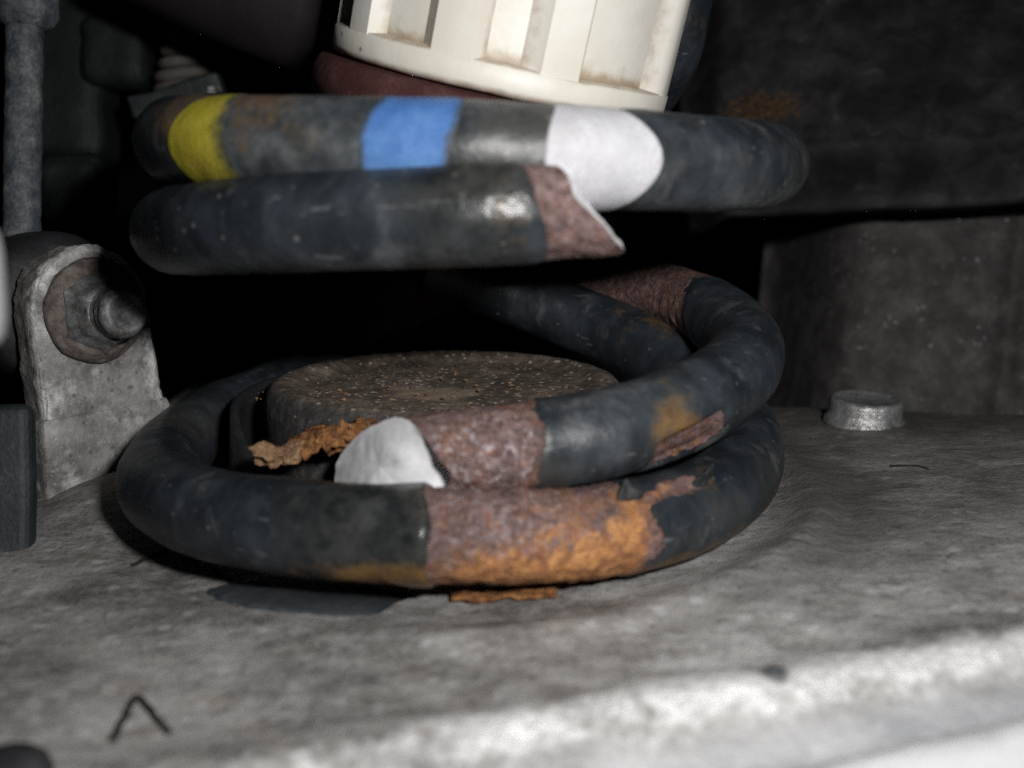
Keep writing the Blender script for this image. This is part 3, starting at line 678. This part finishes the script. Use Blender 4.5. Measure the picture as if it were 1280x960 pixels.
# core wall behind the pockets
V = []; g = []
for h in np.linspace(5.6, HT, 30):
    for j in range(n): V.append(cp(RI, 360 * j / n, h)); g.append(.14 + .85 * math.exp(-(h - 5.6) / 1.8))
V2 = [cp(RI - 2.2, 360 * j / n, h) for h in (5.6, HT) for j in range(n)]
F = grid_faces(30, n, True) + grid_faces(2, n, True, 30 * n)
obj('core_wall', V + V2, F, MAT['cup'], cup, True, dict(grime_dark=g + [.3] * len(V2)))
def seg(name, a0, a1, r1, r0=RI - .5, h0=4.9, h1=HT, taper=0, gr=(.1, .8)):
    V = []; g = []; na = 9; nh = 14
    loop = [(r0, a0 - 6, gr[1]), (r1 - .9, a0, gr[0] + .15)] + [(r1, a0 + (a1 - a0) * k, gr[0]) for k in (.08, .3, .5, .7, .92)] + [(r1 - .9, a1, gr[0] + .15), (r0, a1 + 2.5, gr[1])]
    for h in np.linspace(h0, h1, nh):
        for r, a, q in loop: V.append(cp(r, a, h)); g.append(q)
    F = grid_faces(nh, len(loop), True) + [list(range(len(loop))), [(nh - 1) * len(loop) + j for j in range(len(loop))]]
    o = obj(name, V, F, MAT['cup'], cup, True, dict(grime_dark=g)); sharp(o, 40); return o
ribs = [(-60, -47), (-23.5, -8), (10.5, 25), (64, 92), (118, 130), (155, 168), (192, 204), (228, 241), (262, 273)]
for k, (a0, a1) in enumerate(ribs):
    o = seg('rib', a0, a1, RO - .15)
obj('rubber_disc', *lathe(cc - ca * 10.2 - cu * 1.0, ca, [(.01, 0), (27, .0), (32, .6), (34.6, 2.2), (35.4, 4.6), (35.2, 7.2), (34.0, 9.2), (30, 10.0), (.01, 10.1)], 90, .4, .12, ref=(1, 0, 0)), MAT['maroon'], cup)

# ------------------------------------------------------------------ dark surroundings
def sheet(name, corners, nu, nv, bend, th, m, attrs=None, smooth=True):
    """corners (4 world points: a b c d round) -> bent sheet with thickness"""
    a, b, c, d = map(np.array, corners); nrm = np.cross(b - a, d - a); nrm /= np.linalg.norm(nrm)
    if nrm @ (CAM - a) < 0: nrm = -nrm
    V = []; U_ = []
    for i in range(nv):
        for j in range(nu):
            u, v = j / (nu - 1), i / (nv - 1)
            p = (a * (1 - u) + b * u) * (1 - v) + (d * (1 - u) + c * u) * v
            V.append(p + nrm * bend(u, v, p)); U_.append((u, v))
    n = len(V); V = V + [p - nrm * th for p in V]
    F = grid_faces(nv, nu) + grid_faces(nv, nu, False, n)
    br = [j for j in range(nu)] + [i * nu + nu - 1 for i in range(1, nv)] + [(nv - 1) * nu + j for j in range(nu - 2, -1, -1)] + [i * nu for i in range(nv - 2, 0, -1)]
    F += [(br[k], br[(k + 1) % len(br)], n + br[(k + 1) % len(br)], n + br[k]) for k in range(len(br))]
    at_ = {k: [f(u, v, p) for (u, v), p in zip(U_, V[:n])] * 2 for k, f in (attrs or {}).items()}
    return obj(name, V, F, m, None, smooth, at_)
# speckled panel behind the arm on the right
def bend_sp(u, v, p):
    g = -3.4 * math.exp(-((u - .70 + .09 * v) / .03) ** 2) * (v > .02)
    return g + 1.6 * fbm(p, .02, 3) + .2 * fbm(p, .2, 4) - 62 * float(1 - sstep(0, .34, u)) ** 1.5 - 3.5 * float(1 - sstep(0, .06, v))
o = sheet('side_panel', [at(950, 205, 352), at(1450, 190, 322), at(1460, 660, 308), at(905, 660, 336)], 150, 110, bend_sp, 4, MAT['speck'])
tagp(o, 'dark grey brown panel flecked with pale grit, upright behind the bolt head', 'panel')
# wheel arch above it
RS = at(948, 140, 318)
def bend_wa(u, v, p): return 5 * fbm(p, .012, 4) + .8 * fbm(p, .09, 4) + 12 * v * v - 16 * float(sstep(.86, 1, v)) - 14 * float(1 - sstep(0, .12, u))
o = sheet('wheel_arch', [at(838, -140, 345), at(1480, -140, 300), at(1480, 238, 290), at(850, 262, 318)], 130, 100, bend_wa, 5, MAT['arch'],
          dict(rust=lambda u, v, p: .95 * math.exp(-(((p - RS) @ RGT) / 14) ** 2 - (((p - RS) @ UPV) / 6) ** 2)))
tagp(o, 'black dirt caked wheel arch metal with a small rust patch, upper right', 'wheel arch')
# curved dark pipe shape between cup and arch
# underbody far behind, all in the dark
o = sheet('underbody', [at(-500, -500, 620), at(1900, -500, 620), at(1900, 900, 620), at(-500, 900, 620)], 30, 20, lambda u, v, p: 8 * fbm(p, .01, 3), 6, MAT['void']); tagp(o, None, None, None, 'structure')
# dark arm across the top left
P = crom([at(180, -90, 268), at(300, -30, 262), at(420, 20, 258), at(520, 60, 262), at(640, 100, 275)], 14)
o = obj('control_arm', *tube(P, np.linspace(18, 13, len(P)), 28), MAT['plum'], None); tagp(o, 'dark plum grey tubular arm crossing behind the bump stop cup', 'control arm')
# housing, boot and clip
hs = root('brake_caliper', at(120, 200, 330), 'dark grey brake casting with ribbed dust boot, behind the link rod', 'brake caliper')
def blob(name, c, ex, ey, ez, R, m, parent, bv=3):
    V, F = box(c, ex, ey, ez, R); o = obj(name, V, F, m, parent, False); bevel(o, bv, 4)
    d = bpy.context.evaluated_depsgraph_get(); d.update(); me = bpy.data.meshes.new_from_object(o.evaluated_get(d)); o.modifiers.clear(); o.data = me
    subgrid(o, 2); roughen(o, .9, .1); me.polygons.foreach_set('use_smooth', [True] * len(me.polygons)); return o
RR = [RGT, FWD, UPV]
blob('caliper_body', at(88, 90, 322), 12.5, 10, 27, RR, MAT['dark'], hs, 5)
blob('caliper_lug', at(150, 70, 316), 9.5, 8, 10, RR, MAT['dark'], hs, 4)
o = blob('lower_lug', at(98, 238, 300), 9.8, 8, 9.5, RR, MAT['dark'], hs, 6)
bt = obj('dust_boot', *lathe(at(226, 120, 308), (.06, 0.1, 1), [(4, 0), (4, 18)], 20), MAT['boot'], hs)
ax = np.array([.07, .12, .99])
for k, (px, py, r) in enumerate([(226, 108, 7.4), (228, 93, 7.7), (231, 77, 7.4), (231, 61, 6.8), (232, 47, 6.0)]):
    c = at(px, py, 308); tt = np.linspace(0, 2 * math.pi, 49)[:-1]; a, u, v = frame(np.array([-.13, -.05, .99])); V = []
    for t1 in tt:
        for t2 in np.linspace(0, 2 * math.pi, 13)[:-1]:
            V.append(c + (u * math.cos(t1) + v * math.sin(t1)) * (r - 2.0 + 2.1 * math.cos(t2)) + a * 1.75 * math.sin(t2))
    F = [(i * 12 + j, i * 12 + (j + 1) % 12, ((i + 1) % 48) * 12 + (j + 1) % 12, ((i + 1) % 48) * 12 + j) for i in range(48) for j in range(12)]
    obj('boot_ring', V, F, MAT['boot'], bt)
blob('clip', at(222, 122, 298), 13, 3, 3.2, [np.array([.965, 0, .26]), FWD, np.array([-.26, 0, .965])], mat_simple('clip_steel', [(.3, (.008, .011, .012)), (.7, (.035, .044, .047))], 200, .5, .5), hs, 1.2)
V, F = box(at(265, 113, 294), 1.0, .5, .9, RR); obj('clip_tab', V, F, MAT['bolt'], hs, False)
# small plate glimpsed behind the coil
V, F = box(at(440, 384, 330), 8, 1.2, 5, [np.array([.98, .1, .05]), np.array([-.1, .99, 0]), UPV]); o = obj('shim_plate', V, F, mat_simple('shim_steel', [(.3, (.03, .032, .03)), (.7, (.06, .062, .055))], 150, .7), None, False); tagp(o, 'small dull plate glimpsed in the dark behind the coil', 'plate')

# ------------------------------------------------------------------ rust crumbs and twigs lying on the arm
def lump(name, c, sx, sy, sz, m, seed, label, cat, group=None, rot=0):
    bm = bmesh.new(); bmesh.ops.create_icosphere(bm, subdivisions=4, radius=1); V = []
    for v in bm.verts:
        q = np.array(v.co); k = 1 + .42 * fbm(q + seed * 3.1, 1.5, 5); q = q * k
        x, y = q[0] * sx, q[1] * sy; cr, sr = math.cos(rot), math.sin(rot)
        V.append(np.array(c) + np.array([x * cr - y * sr, x * sr + y * cr, q[2] * sz]))
    F = [[v.index for v in f.verts] for f in bm.faces]; bm.free()
    o = obj(name, V, F, m, None); return tagp(o, label, cat, group)
def scale_pile(name, c, R, n, m, seed, label, group=None):
    """a rust flake delaminated into several ragged thin scales, one mesh"""
    rnd = random.Random(seed); V = []; F = []
    for k in range(n):
        cc_ = np.array(c) + np.array([rnd.uniform(-1, 1) * R * .45, rnd.uniform(-1, 1) * R * .4, k * .42 + rnd.uniform(-.15, .15)])
        u = np.array([1, rnd.uniform(-.4, .4), rnd.uniform(-.35, .35)]); u /= np.linalg.norm(u); v = np.array([-u[1], 1, rnd.uniform(.5, 1.2)]); v -= u * (u @ v); v /= np.linalg.norm(v); w_ = np.cross(u, v)
        N_ = 22; ra = [R * rnd.uniform(.55, 1.0) * (1 - .045 * k) for _ in range(N_)]; th = rnd.uniform(.3, .6); b0 = len(V)
        rings = [(0.0, th / 2), (.45, th / 2), (.85, th / 2), (1, 0), (.85, -th / 2), (.45, -th / 2), (0, -th / 2)]
        for f, h in rings:
            for j in range(N_):
                t = 2 * math.pi * j / N_; p = cc_ + (u * math.cos(t) + v * math.sin(t) * .7) * ra[j] * max(f, .02)
                V.append(p + w_ * (h + .55 * fbm(p, .5, 4)))
        F += grid_faces(7, N_, True, b0) + [[b0 + j for j in range(N_)], [b0 + 6 * N_ + j for j in range(N_)]]
    o = obj(name, V, F, m, None); return tagp(o, label, 'rust flake', group)
g = 'rust flakes beside the spring seat'
scale_pile('rust_flake', at(446, 549, 185), 5.0, 5, MAT['rustflake'], 1, 'brown crumbling rust flake right beside the pale fracture face', g)
scale_pile('rust_flake', at(400, 556, 184), 4.8, 5, MAT['rustflake'], 2, 'layered orange rust flake against the seat, second from the pale fracture face', g)
scale_pile('rust_flake', at(350, 571, 183), 4.2, 4, MAT['rusttan'], 3, 'thin tan rust flake farthest left, by the rubber collar', g)
V = []; F = []; rnd = random.Random(5)
for k in range(240):
    if k < 150:
        a_ = rnd.uniform(2.6, 4.9); r_ = rnd.gauss(44, 4); x, y = CX + r_ * math.cos(a_), r_ * math.sin(a_); z = -8.0 if r_ > 39 else 11.2
    else:
        a_ = rnd.uniform(0, 6.28); r_ = rnd.uniform(4, 33); x, y = sc_[0] + r_ * math.cos(a_), sc_[1] + r_ * math.sin(a_); z = 10.7
    if k < 150 and r_ > 39: z = ground(x, y) + .25
    q = rnd.uniform(.18, .55); b0 = len(V)
    for d in [(1, 0, 0), (-1, 0, 0), (0, 1, 0), (0, -1, 0), (0, 0, .7), (0, 0, -.7)]: V.append(np.array([x, y, z]) + np.array(d) * q * rnd.uniform(.6, 1.3))
    F += [(b0 + i, b0 + j, b0 + l) for i in (0, 1) for j in (2, 3) for l in (4, 5)]
o = obj('rust_crumbs', V, F, MAT['rusttan'], None, False); tagp(o, 'fine rust crumbs scattered over and around the spring seat', 'rust crumbs', None, 'stuff')
# flake pressed out under the front of the coil
fx = at(630, 745, 162); fz = ground(fx[0], fx[1]) + .8
rnd = random.Random(11)
pts = [(x, -1.5 - rnd.uniform(-.5, .9)) for x in np.linspace(-8, 8, 12)] + [(x, 2.0 + rnd.uniform(-.4, .6)) for x in np.linspace(8, -8, 9)]
o = flake('rust_flake', (fx[0], fx[1] + 6.0, fz), (1, .02, .02), (0, 1, .06), pts, .6, MAT['rustflake'], None, .45)
tagp(o, 'flat orange rust flake squeezed out under the front of the coil', 'rust flake')
def on_arm(px, py):
    lo, hi = 60, 400
    for _ in range(50):
        m_ = (lo + hi) / 2; p = at(px, py, m_)
        if p[2] > ground(p[0], p[1]): lo = m_
        else: hi = m_
    return at(px, py, lo)
def twig(pix, r, label, cat='twig', lift=.3):
    P = crom([on_arm(*q) + np.array([0, 0, r * .6 + lift * fbm((q[0], q[1], 0), .05)]) for q in pix], 8)
    P = np.array([p + .15 * np.array([fbm(p, .8), fbm(p + 9, .8), 0]) for p in P])
    o = obj('twig', *tube(P, [r * (1 + .3 * fbm(p, .9)) for p in P], 8), MAT['twig'], None); return tagp(o, label, cat)
twig([(140, 928), (156, 900), (170, 874), (186, 888), (200, 905), (212, 918)], .42, 'dark twig bent into an upturned V, on the arm in the foreground')
twig([(1112, 584), (1130, 583), (1146, 583), (1160, 587)], .3, 'short dark straight twig lying on the arm below the bolt head')
twig([(166, 708), (182, 700), (196, 694), (208, 688)], .35, 'small dark twig sticking out from under the coil on the left')
twig([(268, 712), (282, 724), (298, 738), (318, 743)], .2, 'hair thin curved dark fibre below the left of the coil', 'fibre')
